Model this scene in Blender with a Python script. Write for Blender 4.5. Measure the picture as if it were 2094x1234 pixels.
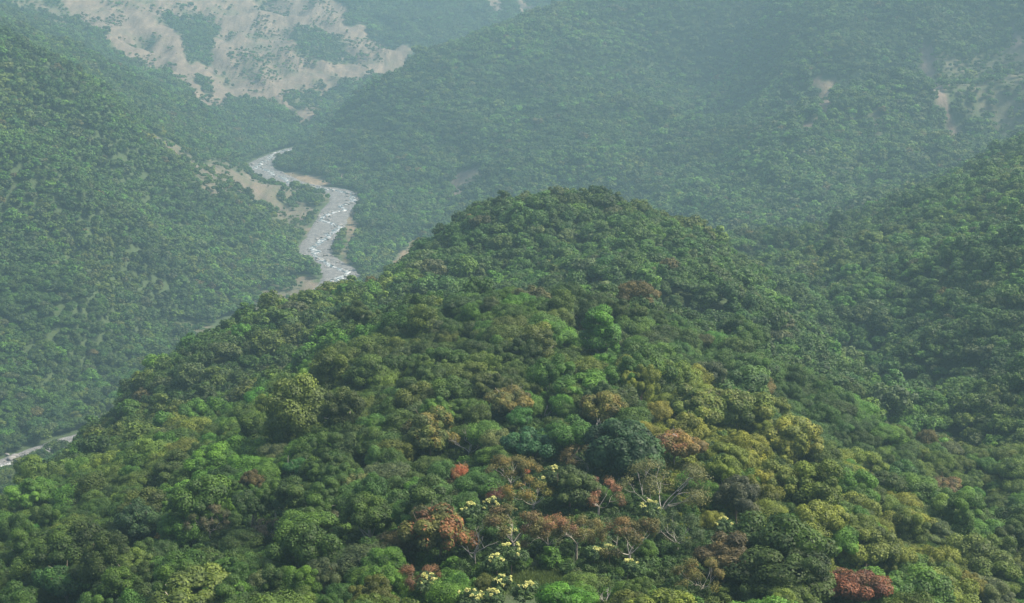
import bpy, math, random
import numpy as np
from mathutils import Vector, Matrix

for o in list(bpy.data.objects):
    bpy.data.objects.remove(o)
scene = bpy.context.scene
col = scene.collection
rng = np.random.default_rng(7)
random.seed(7)

# ------------------------------------------------------------------ camera, sky, sun, exposure
ZC = 420.0                         # the lookout's height above the datum; the river lies about 60 m up
PITCH = math.radians(13.8)
FPX, CX, CY = 3320.0, 1047.0, 617.0
cam_d = bpy.data.cameras.new('camera')
cam_d.sensor_width = 36.0
cam_d.lens = 36.0 * FPX / 2094.0
cam_d.clip_start = 1.0
cam_d.clip_end = 12000.0
cam = bpy.data.objects.new('camera', cam_d)
col.objects.link(cam)
cam.location = (0, 0, ZC)
cam.rotation_euler = (math.pi / 2 - PITCH, 0, 0)
scene.camera = cam

SUN_EL, SUN_AZ = math.radians(52), math.radians(82)      # azimuth from +Y (north) clockwise: high, from the right
world = bpy.data.worlds.new('World')
scene.world = world
world.use_nodes = True
wn = world.node_tree.nodes
sky = wn.new('ShaderNodeTexSky')
sky.sky_type = 'NISHITA'
sky.sun_disc = False
sky.sun_elevation = SUN_EL
sky.sun_rotation = SUN_AZ
sky.air_density = 1.0
sky.dust_density = 6.0
sky.ozone_density = 0.7
world.node_tree.links.new(sky.outputs[0], wn['Background'].inputs['Color'])
wn['Background'].inputs['Strength'].default_value = 0.05
sd = bpy.data.lights.new('sun', 'SUN')
sd.energy = 1.5
sd.angle = math.radians(12)
sd.color = (1.0, 0.89, 0.71)
sun = bpy.data.objects.new('sun', sd)
col.objects.link(sun)
sdir = Vector((math.cos(SUN_EL) * math.sin(SUN_AZ), math.cos(SUN_EL) * math.cos(SUN_AZ), math.sin(SUN_EL)))
sun.rotation_euler = sdir.to_track_quat('Z', 'Y').to_euler()
sun.location = (0, 0, 900)
scene.view_settings.view_transform = 'Standard'
scene.view_settings.look = 'None'
scene.view_settings.gamma = 1.0
scene.view_settings.use_curve_mapping = False
scene.view_settings.exposure = 2.38
scene.cycles.use_denoising = True
scene.cycles.denoising_prefilter = 'ACCURATE'
scene.cycles.use_light_tree = False
scene.cycles.max_bounces = 6
scene.cycles.diffuse_bounces = 3
scene.cycles.transmission_bounces = 3
scene.cycles.volume_bounces = 1
HAZE_DENSITY = 0.000175
HAZE_COLOR = (0.315, 0.515, 0.63, 1)

# ------------------------------------------------------------------ helpers: pixels of the survey photo <-> points of the place
SP, CP = math.sin(PITCH), math.cos(PITCH)
def ray(px, py):
    dx, dy = (np.asarray(px, float) - CX) / FPX, (np.asarray(py, float) - CY) / FPX
    return dx, CP - dy * SP, -SP - dy * CP
def at_depth(px, py, Y):
    x, y, z = ray(px, py)
    t = Y / y
    return np.array((x * t, Y, z * t))
def at_height(px, py, z0):
    x, y, z = ray(px, py)
    t = z0 / z
    return np.array((x * t, y * t, z0))
def project(x, y, z):
    d = y * CP - z * SP
    u = y * SP + z * CP
    d = np.where(d < 1, 1, d)
    return CX + FPX * x / d, CY - FPX * u / d, d

def hash2(ix, iy, s):
    n = (ix.astype(np.int64) * 374761393 + iy.astype(np.int64) * 668265263 + s * 1274126177) & 0x7fffffff
    n = ((n ^ (n >> 13)) * 1274126177) & 0x7fffffff
    n = (n ^ (n >> 16)) & 0xffff
    return n / 65535.0
def vnoise(x, y, s=0):
    ix, iy = np.floor(x), np.floor(y)
    fx, fy = x - ix, y - iy
    fx, fy = fx * fx * (3 - 2 * fx), fy * fy * (3 - 2 * fy)
    ix, iy = ix.astype(np.int64), iy.astype(np.int64)
    a, b = hash2(ix, iy, s), hash2(ix + 1, iy, s)
    c, d = hash2(ix, iy + 1, s), hash2(ix + 1, iy + 1, s)
    return (a + (b - a) * fx) * (1 - fy) + (c + (d - c) * fx) * fy
def fbm(x, y, s=0, o=4):
    v, a, t = 0, 1.0, 0
    for k in range(o):
        v = v + a * vnoise(x, y, s + k * 17)
        t += a
        a *= 0.5
        x, y = x * 2.03 + 11.3, y * 2.03 + 5.7
    return v / t
def sstep(a, b, x):
    t = np.clip((x - a) / (b - a), 0, 1)
    return t * t * (3 - 2 * t)

# ------------------------------------------------------------------ terrain: survey points (photo x, photo y, depth in metres)
CANOPY = 8.0
RIVER = [(-330, 1075, -402), (30, 943, -392), (130, 908, -388), (225, 872, -384), (330, 780, -376), (430, 700, -370),
         (525, 645, -365), (615, 631, -361.5), (690, 580, -358.5), (692, 553, -357), (655, 532, -356), (642, 512, -355),
         (664, 478, -351), (688, 430, -344), (706, 408, -341), (690, 392, -339.5), (650, 386, -339), (600, 376, -338.2),
         (548, 352, -337), (531, 338, -335.5), (560, 322, -334), (597, 308, -332.5), (660, 296, -330.5), (760, 290, -328)]
def stretch(P):
    """Depths past a kilometre are lengthened along the sight line to gather more haze."""
    P = np.asarray(P, float)
    k = P[1] if P[1] < 1000 else 1000 + (P[1] - 1000) * 1.6
    return P * (k / P[1]) if P[1] > 1000 else P
riv = np.array([stretch(at_height(px, py, z)) for px, py, z in RIVER])
def catmull(P, n):
    out = []
    for i in range(len(P) - 1):
        p0, p1, p2, p3 = P[max(i - 1, 0)], P[i], P[i + 1], P[min(i + 2, len(P) - 1)]
        for t in np.linspace(0, 1, n, endpoint=False):
            out.append(0.5 * ((2 * p1) + (p2 - p0) * t + (2 * p0 - 5 * p1 + 4 * p2 - p3) * t * t + (3 * p1 - p0 - 3 * p2 + p3) * t ** 3))
    out.append(P[-1])
    return np.array(out)
riv_d = catmull(riv, 14)
seg = np.r_[0, np.cumsum(np.linalg.norm(np.diff(riv_d[:, :2], axis=0), axis=1))]
ss = np.arange(0, seg[-1], 4.0)
riv_s = np.stack([np.interp(ss, seg, riv_d[:, k]) for k in range(3)], 1)
HALF = 23.0

CTRL = [  # forest canopy seen in the photo
    # crest of the near ridge
    (1150, 1234, 230), (1120, 1050, 290), (1080, 900, 360), (1040, 760, 440), (1000, 604, 545), (1000, 574, 800), (1140, 556, 775), (880, 592, 780), (1130, 500, 870), (1090, 414, 955), (1190, 402, 950),
    # left flank and its edge
    (0, 1234, 345), (500, 1234, 275), (0, 1100, 430), (5, 1016, 540), (100, 978, 575), (200, 892, 620), (350, 738, 720), (480, 672, 800),
    (640, 668, 850), (560, 664, 830), (820, 552, 915), (760, 598, 895), (880, 502, 938), (980, 410, 965), (600, 800, 520), (300, 1000, 430), (600, 1000, 355),
    (800, 640, 640), (850, 900, 370), (450, 850, 560), (980, 480, 880),
    # right flank
    (1450, 900, 365), (1600, 880, 420), (1400, 640, 600), (1500, 750, 520), (1700, 950, 415), (1800, 1100, 345), (1700, 1234, 268),
    (1450, 1150, 270), (1300, 560, 720), (1400, 480, 860), (1550, 600, 800), (1300, 432, 985), (1450, 465, 1000), (1620, 690, 700),
    # crease on the right and the slopes beyond it
    (1950, 1120, 480), (1870, 990, 600), (1805, 865, 740), (1745, 780, 830), (1655, 660, 1000), (1590, 560, 1180), (1860, 1070, 380), (1790, 950, 430), (1715, 830, 520), (1635, 720, 630), (1590, 640, 740), (1500, 478, 1220),
    (2000, 1234, 335), (2050, 900, 540), (2094, 1100, 400), (1950, 890, 610), (2094, 750, 680), (1900, 600, 900), (2094, 600, 800),
    (1720, 600, 990), (2094, 430, 1000), (1920, 440, 1080), (1760, 480, 1160), (1830, 700, 800), (2000, 520, 900),
    # second spur on the right
    (2094, 290, 1290), (2000, 345, 1310), (1890, 410, 1350),
    # big right mountain
    (600, 300, 2245), (720, 200, 2265), (850, 125, 2290), (1050, 45, 2330), (1200, 0, 2360), (770, 430, 1870), (740, 350, 2010),
    (900, 380, 1900), (1000, 300, 1990), (900, 230, 2110), (1200, 200, 2090), (1365, 100, 2270), (1400, 0, 2320), (1350, 400, 1760),
    (1500, 300, 2050), (1445, 190, 2230), (1600, 0, 2190), (1680, 200, 1820), (1750, 80, 1960), (1290, 190, 2040), (1250, 300, 1890), (1590, 140, 2050), (1640, 270, 1740), (1545, 400, 1620), (1790, 250, 1890), (1840, 160, 1830), (1130, 130, 2190), (1000, 180, 2150), (1700, 350, 1640), (1650, 450, 1480),
    (1600, 525, 1330), (1860, 330, 1650), (1880, 400, 1560), (1900, 100, 1960), (2060, 100, 1900), (1955, 285, 1760), (2094, 0, 1990),
    (800, 480, 1740), (1150, 330, 1870),
    # left hill
    (0, 165, 1500), (180, 190, 1570), (300, 270, 1660), (430, 360, 1740), (560, 420, 1830), (640, 440, 1850), (0, 400, 1370), (150, 400, 1400),
    (200, 600, 1290), (0, 600, 1270), (100, 800, 1185), (0, 850, 1150), (450, 550, 1500), (450, 450, 1610), (300, 420, 1540), (300, 600, 1390),
    (450, 620, 1430), (360, 700, 1310), (580, 540, 1600), (250, 760, 1240),
    # bright slope behind it
    (200, 130, 2000), (430, 230, 2150), (500, 300, 2190), (0, 60, 2100), (320, 200, 2070),
    # landslide mountain
    (540, 245, 2360), (600, 250, 2390), (450, 100, 2700), (600, 100, 2720), (850, 112, 2760), (450, 0, 2960), (200, 0, 2750), (0, 0, 2620),
    (1000, 42, 2900), (1110, 0, 3020), (700, 0, 3000), (700, 175, 2600), (330, 110, 2600),
]
OFF = [  # outside the photo: x, y, z relative to the camera
    (-10, 650, -190), (45, 655, -191), (90, 665, -200), (-60, 650, -203), (0, -250, -40), (0, 30, -45), (15, 120, -78), (-170, 100, -135), (190, 80, -120), (-350, 250, -260), (-420, 500, -360), (350, 250, -130),
    (-230, 700, -290), (-200, 900, -310), (-330, 760, -380), (-700, 1150, -260), (-800, 1600, -60), (-480, 850, -398), (-900, 700, -300),
    (420, 600, -110), (520, 1000, -110), (650, 1400, -90), (750, 500, -40), (900, 2000, 20), (1300, 1200, 60), (60, 1130, -265), (0, 1200, -320),
    (200, 1300, -285), (-60, 1060, -290), (100, 1500, -330), (-40, 1500, -345), (-900, 2300, -60), (-1000, 3000, 20), (-400, 3200, -60),
    (0, 3400, -60), (400, 3500, -60), (800, 3300, 40), (500, 2500, -60), (900, 2700, 60), (-150, 2500, -300), (0, 2560, -280), (150, 2650, -250),
    (1500, 2500, 120), (1500, 3800, 120), (-1400, 3800, 120), (0, 4200, 90), (-1300, 1500, 60), (-1300, 0, -200), (1300, 0, -40),
    (0, -700, -30), (-1300, -700, -160), (1500, -700, -30), (-470, 1720, -175), (-640, 1950, -140)]
pts = [stretch(at_depth(*c)) - np.array((0, 0, CANOPY)) for c in CTRL]
pts += [stretch(c) for c in OFF]
pts += [p for p in riv_s[::22]]
pts = np.array(pts)
S = 100.0
def mq(d2):
    return np.sqrt(d2 / S ** 2 + 0.35 ** 2)
_A = pts[:, :2]
_d2 = ((_A[:, None] - _A[None]) ** 2).sum(-1)
_n = len(pts)
_M = np.zeros((_n + 3, _n + 3))
_M[:_n, :_n] = mq(_d2) - 0.02 * np.eye(_n)
_M[:_n, _n] = 1
_M[:_n, _n + 1:] = _A / 1000
_M[_n:, :_n] = _M[:_n, _n:].T
_W = np.linalg.solve(_M, np.r_[pts[:, 2], 0, 0, 0])
def river_dist(x, y):
    sh = x.shape
    x, y = x.ravel(), y.ravel()
    best, idx = np.full(x.size, 1e9), np.zeros(x.size, int)
    near = (y > 850) & (y < 4000) & (x < 300)
    q = np.where(near)[0]
    R = riv_s[::3]
    for a in range(0, q.size, 20000):
        k = q[a:a + 20000]
        d2 = (x[k, None] - R[None, :, 0]) ** 2 + (y[k, None] - R[None, :, 1]) ** 2
        j = d2.argmin(1)
        best[k], idx[k] = np.sqrt(d2[np.arange(k.size), j]), j
    return best.reshape(sh), R[idx, 2].reshape(sh)
def height(x, y):
    """Ground height relative to the camera."""
    x, y = np.asarray(x, float), np.asarray(y, float)
    sh = x.shape
    xf, yf = x.ravel(), y.ravel()
    z = np.empty(xf.size)
    for a in range(0, xf.size, 30000):
        u, v = xf[a:a + 30000], yf[a:a + 30000]
        d2 = (u[:, None] - _A[None, :, 0]) ** 2 + (v[:, None] - _A[None, :, 1]) ** 2
        z[a:a + 30000] = mq(d2) @ _W[:_n] + _W[_n] + (u * _W[_n + 1] + v * _W[_n + 2]) / 1000
    far = sstep(1000, 1900, yf)
    wx = xf + 60 * (fbm(xf / 170, yf / 170, 3) - .5)
    wy = yf + 60 * (fbm(xf / 170, yf / 170, 5) - .5)
    rid = 1 - np.abs(2 * fbm(wx / 150, wy / 260, 21, 3) - 1)          # spurs and gullies
    z = z + far * (48 * (rid - .75) + 16 * (fbm(xf / 70, yf / 70, 9) - .5))
    z = z + (1 - far) * (3 + 9 * sstep(330, 600, yf)) * (fbm(xf / 58, yf / 80, 31, 3) - .5)
    slide = sstep(3150, 3450, yf) * sstep(500, 100, xf) * sstep(-1100, -800, xf)          # the eroded face: ribs that run downhill
    rr = 1 - np.abs(2 * fbm((xf + .45 * yf) / 60, (yf - .45 * xf) / 420, 91, 3) - 1)
    z = z + slide * 26 * (rr - .7)
    z = z.reshape(sh)
    d, zr = river_dist(x, y)
    b = sstep(HALF + 2, HALF + 75, d)
    return np.where(d < 400, (zr - 0.8) * (1 - b) + np.maximum(z, zr + 1) * b, z)

gx = np.arange(-2100, 2251, 10.0)
gy = np.concatenate([np.arange(-600, 150, 15.0), np.arange(150, 1300, 7.0), np.arange(1300, 4900, 11.0), np.arange(4900, 6001, 25.0)])
GX, GY = np.meshgrid(gx, gy)
GZ = height(GX, GY)
def gridz(x, y):
    fx = np.clip((np.asarray(x) - gx[0]) / 10.0, 0, len(gx) - 1.001)
    ix = fx.astype(int)
    fx = fx - ix
    iy = np.clip(np.searchsorted(gy, y, side='right') - 1, 0, len(gy) - 2)
    fy = (np.asarray(y) - gy[iy]) / (gy[iy + 1] - gy[iy])
    return (GZ[iy, ix] * (1 - fx) + GZ[iy, ix + 1] * fx) * (1 - fy) + (GZ[iy + 1, ix] * (1 - fx) + GZ[iy + 1, ix + 1] * fx) * fy
def on_ground(px, py, lift=0.0, y0=120.0):
    """First point where the line of sight through a photo pixel meets the ground raised by lift."""
    x, y, z = ray(px, py)
    Y = np.arange(y0, 5900, 1.5)
    f = gridz(x / y * Y, Y) + lift - z / y * Y
    k = np.argmax(f > 0)
    if f[k] <= 0:
        k = len(Y) - 1
    return np.array((float(x / y * Y[k]), float(Y[k]), float(gridz(x / y * Y[k], Y[k]))))
def sees(x, y, z, clear=3.0):
    """True where the straight line from the lookout to the points clears the ground."""
    ok = np.ones(np.shape(x), bool)
    for t in np.linspace(0.15, 0.985, 90):
        ok &= gridz(x * t, y * t) + clear * (t < .95) < z * t
    return ok

# ------------------------------------------------------------------ bare rock and soil: outlines on the ground, world coordinates
def inside(P, x, y):
    r = np.zeros(x.shape, bool)
    j = len(P) - 1
    for i in range(len(P)):
        xi, yi, xj, yj = P[i][0], P[i][1], P[j][0], P[j][1]
        r ^= ((yi > y) != (yj > y)) & (x < (xj - xi) * (y - yi) / (yj - yi + 1e-9) + xi)
        j = i
    return r
def outline(pp, y0):
    return [on_ground(a, b, 3.0, y0 if y0 < 1000 else 1000 + (y0 - 1000) * 1.6)[:2] for a, b in pp]
SCARS = [  # outline in the survey photo, least depth, how bare, tone (0 pinkish grey, 1 ochre)
    ([(120, -60), (150, 40), (205, 70), (250, 115), (300, 150), (345, 150), (395, 200), (440, 248), (470, 210), (560, 210), (605, 258), (640, 240),
      (660, 190), (720, 175), (860, 116), (815, 82), (750, 60), (700, 20), (690, -60)], 2300, .85, .25),
    ([(-40, -60), (-40, 20), (60, 60), (150, 60), (130, -60)], 2250, .45, .1),
    ([(985, -30), (1000, 20), (1030, 30), (1020, -30)], 2400, .8, .1),
    ([(1050, -30), (1060, 30), (1100, 35), (1095, 10), (1085, -30)], 2400, .8, .1),
    ([(275, 262), (305, 268), (420, 330), (520, 335), (600, 380), (662, 432), (625, 455), (540, 430), (440, 405), (360, 330)], 1300, .48, .0),
    ([(520, 605), (560, 568), (640, 556), (662, 590), (636, 622), (528, 640)], 1300, .62, .2),
    ([(470, 335), (560, 385), (645, 436), (632, 475), (560, 462), (478, 402)], 1300, .55, .1),
    ([(320, 690), (380, 650), (430, 660), (400, 720), (350, 725)], 1200, .4, .3),
    ([(530, 345), (600, 350), (690, 372), (640, 380), (560, 362)], 1900, .7, .8),
    ([(700, 430), (725, 400), (735, 470), (712, 540), (698, 545)], 1500, .7, .7),
    ([(623, 470), (655, 450), (650, 490), (630, 510)], 1500, .7, .6),
    ([(630, 380), (690, 385), (680, 410), (650, 412)], 1600, .35, .6),
    ([(1662, 166), (1712, 168), (1697, 205), (1688, 238), (1668, 238), (1678, 200)], 1500, 1, .5),
    ([(1640, 244), (1668, 242), (1668, 264), (1644, 266)], 1400, 1, .6),
    ([(1556, 302), (1586, 296), (1582, 310), (1560, 312)], 1400, .9, .6),
    ([(1545, 290), (1575, 262), (1600, 250), (1580, 275), (1555, 296)], 1400, .4, .6),
    ([(1880, 92), (1912, 90), (1934, 200), (1962, 262), (1971, 306), (1954, 306), (1930, 235), (1906, 205), (1886, 160)], 1500, .9, .05),
    ([(1925, 100), (2110, 60), (2120, 260), (2020, 240), (1950, 215)], 1500, .34, .0),
    ([(2060, 40), (2075, 40), (2094, 90), (2085, 100)], 1500, .9, .05),
    ([(1780, 225), (1800, 225), (1815, 285), (1795, 290)], 1500, .5, .0),
    ([(838, 492), (878, 478), (862, 505), (850, 560), (780, 580), (800, 530)], 830, 1, 1),
    ([(925, 352), (1002, 345), (965, 380), (945, 402), (925, 405)], 1400, .75, .2),
    ([(1160, 868), (1215, 872), (1220, 892), (1165, 892)], 250, 1, .55),
    ([(690, 352), (705, 350), (706, 372), (693, 372)], 1700, .9, .3),
]
GREENS = [  # wooded islands inside the landslide
    [(330, 30), (440, 25), (440, 100), (415, 132), (385, 130), (372, 70)],
    [(600, 60), (690, 70), (720, 120), (650, 125), (610, 110)], [(470, 232), (560, 222), (612, 262), (618, 300), (490, 300)],
    [(395, 160), (430, 165), (435, 190), (405, 185)], [(590, 180), (640, 185), (645, 210), (605, 225)]]
_scar = [(outline(p, y0), y0, b, t) for p, y0, b, t in SCARS]
_green = [outline(p, 2300) for p in GREENS]
def bare(x, y):
    """How bare (0..1) and how ochre (0..1) the ground is."""
    n1 = (fbm(x / 40, y / 55, 41) - .5) * 2
    n2 = (fbm(x / 40, y / 55, 47) - .5) * 2
    b, t = np.zeros(x.shape), np.zeros(x.shape)
    wx, wy = x + 30 * n1, y + 50 * n2
    for P, y0, k, tone in _scar:
        A_ = np.array(P)
        w_ = min(1.0, float(np.ptp(A_[:, 0])) / 400)
        m = inside(P, x + 45 * w_ * n1, y + 80 * w_ * n2)
        b = np.where(m, np.maximum(b, k), b)
        t = np.where(m, tone, t)
    g = np.zeros(x.shape, bool)
    for P in _green:
        g |= inside(P, wx, wy)
    b = np.where(g, b * .25, b)
    streak = fbm((x + .55 * y) / 16, (y - .3 * x) / 120, 61, 3)        # erosion runs downhill
    patch = fbm(x / 55, y / 75, 67, 4)
    return np.clip(b * 1.35 - 2.0 * np.clip(patch - .50, 0, 1) - .9 * np.clip(streak - .5, 0, 1), 0, 1), t

# ------------------------------------------------------------------ materials
def new_mat(name):
    m = bpy.data.materials.new(name)
    m.use_nodes = True
    return m, m.node_tree.nodes, m.node_tree.links, m.node_tree.nodes['Principled BSDF']
def mixc(n, l, fac, a, b, mode='MIX'):
    x = n.new('ShaderNodeMix')
    x.data_type = 'RGBA'
    x.blend_type = mode
    for s, v in ((x.inputs[0], fac), (x.inputs[6], a), (x.inputs[7], b)):
        if hasattr(v, 'is_output'):
            l.new(v, s)
        elif isinstance(v, (int, float)):
            s.default_value = v
        else:
            s.default_value = (*v, 1)
    return x.outputs[2]
def noise(n, l, scale, detail=4, vec=None, rough=.55):
    t = n.new('ShaderNodeTexNoise')
    t.inputs['Scale'].default_value = scale
    t.inputs['Detail'].default_value = detail
    t.inputs['Roughness'].default_value = rough
    if vec is None:
        vec = n.new('ShaderNodeNewGeometry').outputs['Position']
    l.new(vec, t.inputs['Vector'])
    return t.outputs['Fac']
def ramp(n, l, src, stops):
    r = n.new('ShaderNodeValToRGB')
    e = r.color_ramp.elements
    while len(e) < len(stops):
        e.new(0.5)
    for el, (p, c) in zip(e, stops):
        el.position = p
        el.color = (*c, 1) if len(c) == 3 else c
    l.new(src, r.inputs[0])
    return r.outputs[0]

def leaf_mat(name, source, accent=None):
    """Foliage: source is 'object' (object colour), 'instance' (attribute tint) or a colour; each leaf varies a little."""
    m, n, l, p = new_mat(name)
    if source == 'object':
        c = n.new('ShaderNodeObjectInfo').outputs['Color']
    elif source == 'instance':
        a = n.new('ShaderNodeAttribute')
        a.attribute_type = 'INSTANCER'
        a.attribute_name = 'tint'
        c = a.outputs['Color']
    else:
        r = n.new('ShaderNodeRGB')
        r.outputs[0].default_value = (*source, 1)
        c = r.outputs[0]
    lv = n.new('ShaderNodeAttribute')
    lv.attribute_name = 'lv'
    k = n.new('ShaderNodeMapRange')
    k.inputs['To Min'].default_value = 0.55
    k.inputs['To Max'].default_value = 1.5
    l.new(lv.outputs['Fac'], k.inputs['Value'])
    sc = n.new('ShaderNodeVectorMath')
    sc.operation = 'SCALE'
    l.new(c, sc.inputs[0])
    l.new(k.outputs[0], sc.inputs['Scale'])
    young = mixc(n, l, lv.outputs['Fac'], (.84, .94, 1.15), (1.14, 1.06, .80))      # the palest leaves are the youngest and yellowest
    ml = n.new('ShaderNodeVectorMath')
    ml.operation = 'MULTIPLY'
    l.new(sc.outputs[0], ml.inputs[0])
    l.new(young, ml.inputs[1])
    sc = ml
    l.new(sc.outputs[0], p.inputs['Base Color'])
    p.inputs['Roughness'].default_value = 0.62
    p.inputs['Specular IOR Level'].default_value = 0.3
    t = n.new('ShaderNodeBsdfTranslucent')
    l.new(sc.outputs[0], t.inputs['Color'])
    mx = n.new('ShaderNodeMixShader')
    mx.inputs[0].default_value = 0.32
    l.new(p.outputs[0], mx.inputs[1])
    l.new(t.outputs[0], mx.inputs[2])
    l.new(mx.outputs[0], n['Material Output'].inputs['Surface'])
    return m
M_LEAF = leaf_mat('leaves', 'object')
M_LEAFI = leaf_mat('forest_leaves', 'instance')
def bark_mat(name, a, b):
    m, n, l, p = new_mat(name)
    l.new(mixc(n, l, noise(n, l, 1.5, 5), a, b), p.inputs['Base Color'])
    p.inputs['Roughness'].default_value = .9
    return m
M_BARK = bark_mat('bark', (.10, .075, .05), (.2, .165, .125))
M_PALE = bark_mat('pale_bark', (.3, .27, .22), (.5, .46, .40))
M_DEAD = bark_mat('dead_wood', (.20, .185, .165), (.38, .365, .335))

m, n, l, p = new_mat('ground')
at_b = n.new('ShaderNodeAttribute'); at_b.attribute_name = 'bare'
at_t = n.new('ShaderNodeAttribute'); at_t.attribute_name = 'ochre'
pos = n.new('ShaderNodeNewGeometry').outputs['Position']
veg = mixc(n, l, noise(n, l, .05, 6), (.022, .046, .013), (.046, .074, .022))
mp = n.new('ShaderNodeMapping')
mp.inputs['Rotation'].default_value = (0, 0, math.radians(-28))
mp.inputs['Scale'].default_value = (.09, .014, .03)
l.new(pos, mp.inputs['Vector'])
streaks = ramp(n, l, noise(n, l, 1.0, 8, mp.outputs[0], .65), [(.36, (0, 0, 0)), (.64, (1, 1, 1))])
rock1 = mixc(n, l, streaks, (.058, .044, .034), (.175, .134, .103))
rock2 = mixc(n, l, streaks, (.11, .08, .045), (.27, .205, .12))
rock = mixc(n, l, at_t.outputs['Fac'], rock1, rock2)
rock = mixc(n, l, ramp(n, l, noise(n, l, .13, 6, None, .7), [(.40, (.45, .45, .45)), (.58, (1, 1, 1))]), (.10, .085, .075), rock)
brk = n.new('ShaderNodeMath'); brk.operation = 'ADD'
nz = n.new('ShaderNodeMapRange')
nz.inputs['To Min'].default_value = -.75; nz.inputs['To Max'].default_value = .75
l.new(noise(n, l, .035, 8, None, .68), nz.inputs['Value'])
l.new(at_b.outputs['Fac'], brk.inputs[0]); l.new(nz.outputs[0], brk.inputs[1])
bf = ramp(n, l, brk.outputs[0], [(.12, (0, 0, 0)), (.95, (1, 1, 1))])
l.new(mixc(n, l, bf, veg, rock), p.inputs['Base Color'])
p.inputs['Roughness'].default_value = .95
bp = n.new('ShaderNodeBump')
bp.inputs['Strength'].default_value = .9
bp.inputs['Distance'].default_value = 3.0
l.new(noise(n, l, .09, 8, None, .65), bp.inputs['Height'])
l.new(bp.outputs[0], p.inputs['Normal'])
M_GROUND = m

m, n, l, p = new_mat('river_gravel')
g = mixc(n, l, ramp(n, l, noise(n, l, .14, 7, None, .75), [(.38, (0, 0, 0)), (.62, (1, 1, 1))]), (.04, .042, .045), (.14, .144, .148))
g = mixc(n, l, ramp(n, l, noise(n, l, .9, 3, None, .7), [(.55, (0, 0, 0)), (.66, (1, 1, 1))]), g, (.36, .355, .34))
l.new(g, p.inputs['Base Color'])
p.inputs['Roughness'].default_value = .9
M_GRAVEL = m
m, n, l, p = new_mat('white_water')
f = ramp(n, l, noise(n, l, .16, 6, None, .75), [(.49, (0, 0, 0)), (.56, (1, 1, 1))])
l.new(mixc(n, l, f, (.06, .075, .075), (.46, .48, .48)), p.inputs['Base Color'])
p.inputs['Roughness'].default_value = .25
M_WATER = m
m, n, l, p = new_mat('boulder_stone')
l.new(mixc(n, l, noise(n, l, .12, 4), (.045, .045, .045), (.31, .305, .295)), p.inputs['Base Color'])
p.inputs['Roughness'].default_value = .9
M_STONE = m
m, n, l, p = new_mat('cream_petals')
l.new(mixc(n, l, noise(n, l, 2.0, 3), (.40, .43, .10), (.62, .62, .25)), p.inputs['Base Color'])
p.inputs['Roughness'].default_value = .7
M_CREAM = m

# ------------------------------------------------------------------ mesh helpers
def mesh_from(name, V, faces_n, F, mats, attrs=None, midx=None, smooth=False):
    """V (n,3); F flat loop indices; faces_n corners per face (int for all alike or array)."""
    me = bpy.data.meshes.new(name)
    V = np.asarray(V, np.float32)
    F = np.asarray(F, np.int32).ravel()
    cnt = np.full(F.size // faces_n, faces_n, np.int32) if np.isscalar(faces_n) else np.asarray(faces_n, np.int32)
    me.vertices.add(len(V))
    me.vertices.foreach_set('co', V.ravel())
    me.loops.add(F.size)
    me.loops.foreach_set('vertex_index', F)
    me.polygons.add(len(cnt))
    if len(cnt):
        me.polygons.foreach_set('loop_start', np.r_[0, np.cumsum(cnt)[:-1]].astype(np.int32))
    if midx is not None:
        me.polygons.foreach_set('material_index', np.asarray(midx, np.int32))
    if smooth:
        me.polygons.foreach_set('use_smooth', np.ones(len(cnt), bool))
    for mt in mats:
        me.materials.append(mt)
    me.update(calc_edges=True)
    for nm, dom, typ, val in attrs or ():
        a = me.attributes.new(nm, typ, dom)
        key = {'FLOAT': 'value', 'INT': 'value', 'FLOAT_VECTOR': 'vector', 'FLOAT_COLOR': 'color'}[typ]
        a.data.foreach_set(key, np.asarray(val).ravel())
    return me
def link(name, me, parent=None):
    o = bpy.data.objects.new(name, me)
    col.objects.link(o)
    if parent:
        o.parent = parent
    return o
def tag(o, label=None, cat=None, group=None, kind=None):
    for k, v in (('label', label), ('category', cat), ('group', group), ('kind', kind)):
        if v:
            o[k] = v
    return o
def unit(v):
    return v / (np.linalg.norm(v, axis=-1, keepdims=True) + 1e-9)

ICO = None
def ico(sub):
    import bmesh
    bm = bmesh.new()
    bmesh.ops.create_icosphere(bm, subdivisions=sub, radius=1)
    V = np.array([v.co[:] for v in bm.verts])
    F = np.array([[v.index for v in f.verts] for f in bm.faces])
    bm.free()
    return V, F
ICO1, ICO2 = ico(1), ico(2)

def leaves(r, centre, radius, outward, count, size, flat=.35, jit=.5, shell=(.72, 1.08)):
    """count leaf sprays round one clump: kite-shaped faces that lean outward. Returns verts (4*count, 3)."""
    d = unit(r.normal(size=(count * 3, 3)))
    keep = d @ outward > -.45
    d = d[keep][:count]
    c = len(d)
    pos = centre + d * radius * np.array((1, 1, .8)) * r.uniform(*shell, size=(c, 1))
    nrm = unit(d + np.array((0, 0, flat)) + jit * r.normal(size=(c, 3)) * .6)
    a = unit(np.cross(nrm, r.normal(size=(c, 3))))
    b = np.cross(nrm, a)
    s = size * r.uniform(.6, 1.35, size=(c, 1))
    return np.stack([pos - a * s * .55, pos + b * s * .36 - nrm * s * .1, pos + a * s * .6 - nrm * s * .12, pos - b * s * .36 - nrm * s * .1], 1).reshape(-1, 3)

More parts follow.
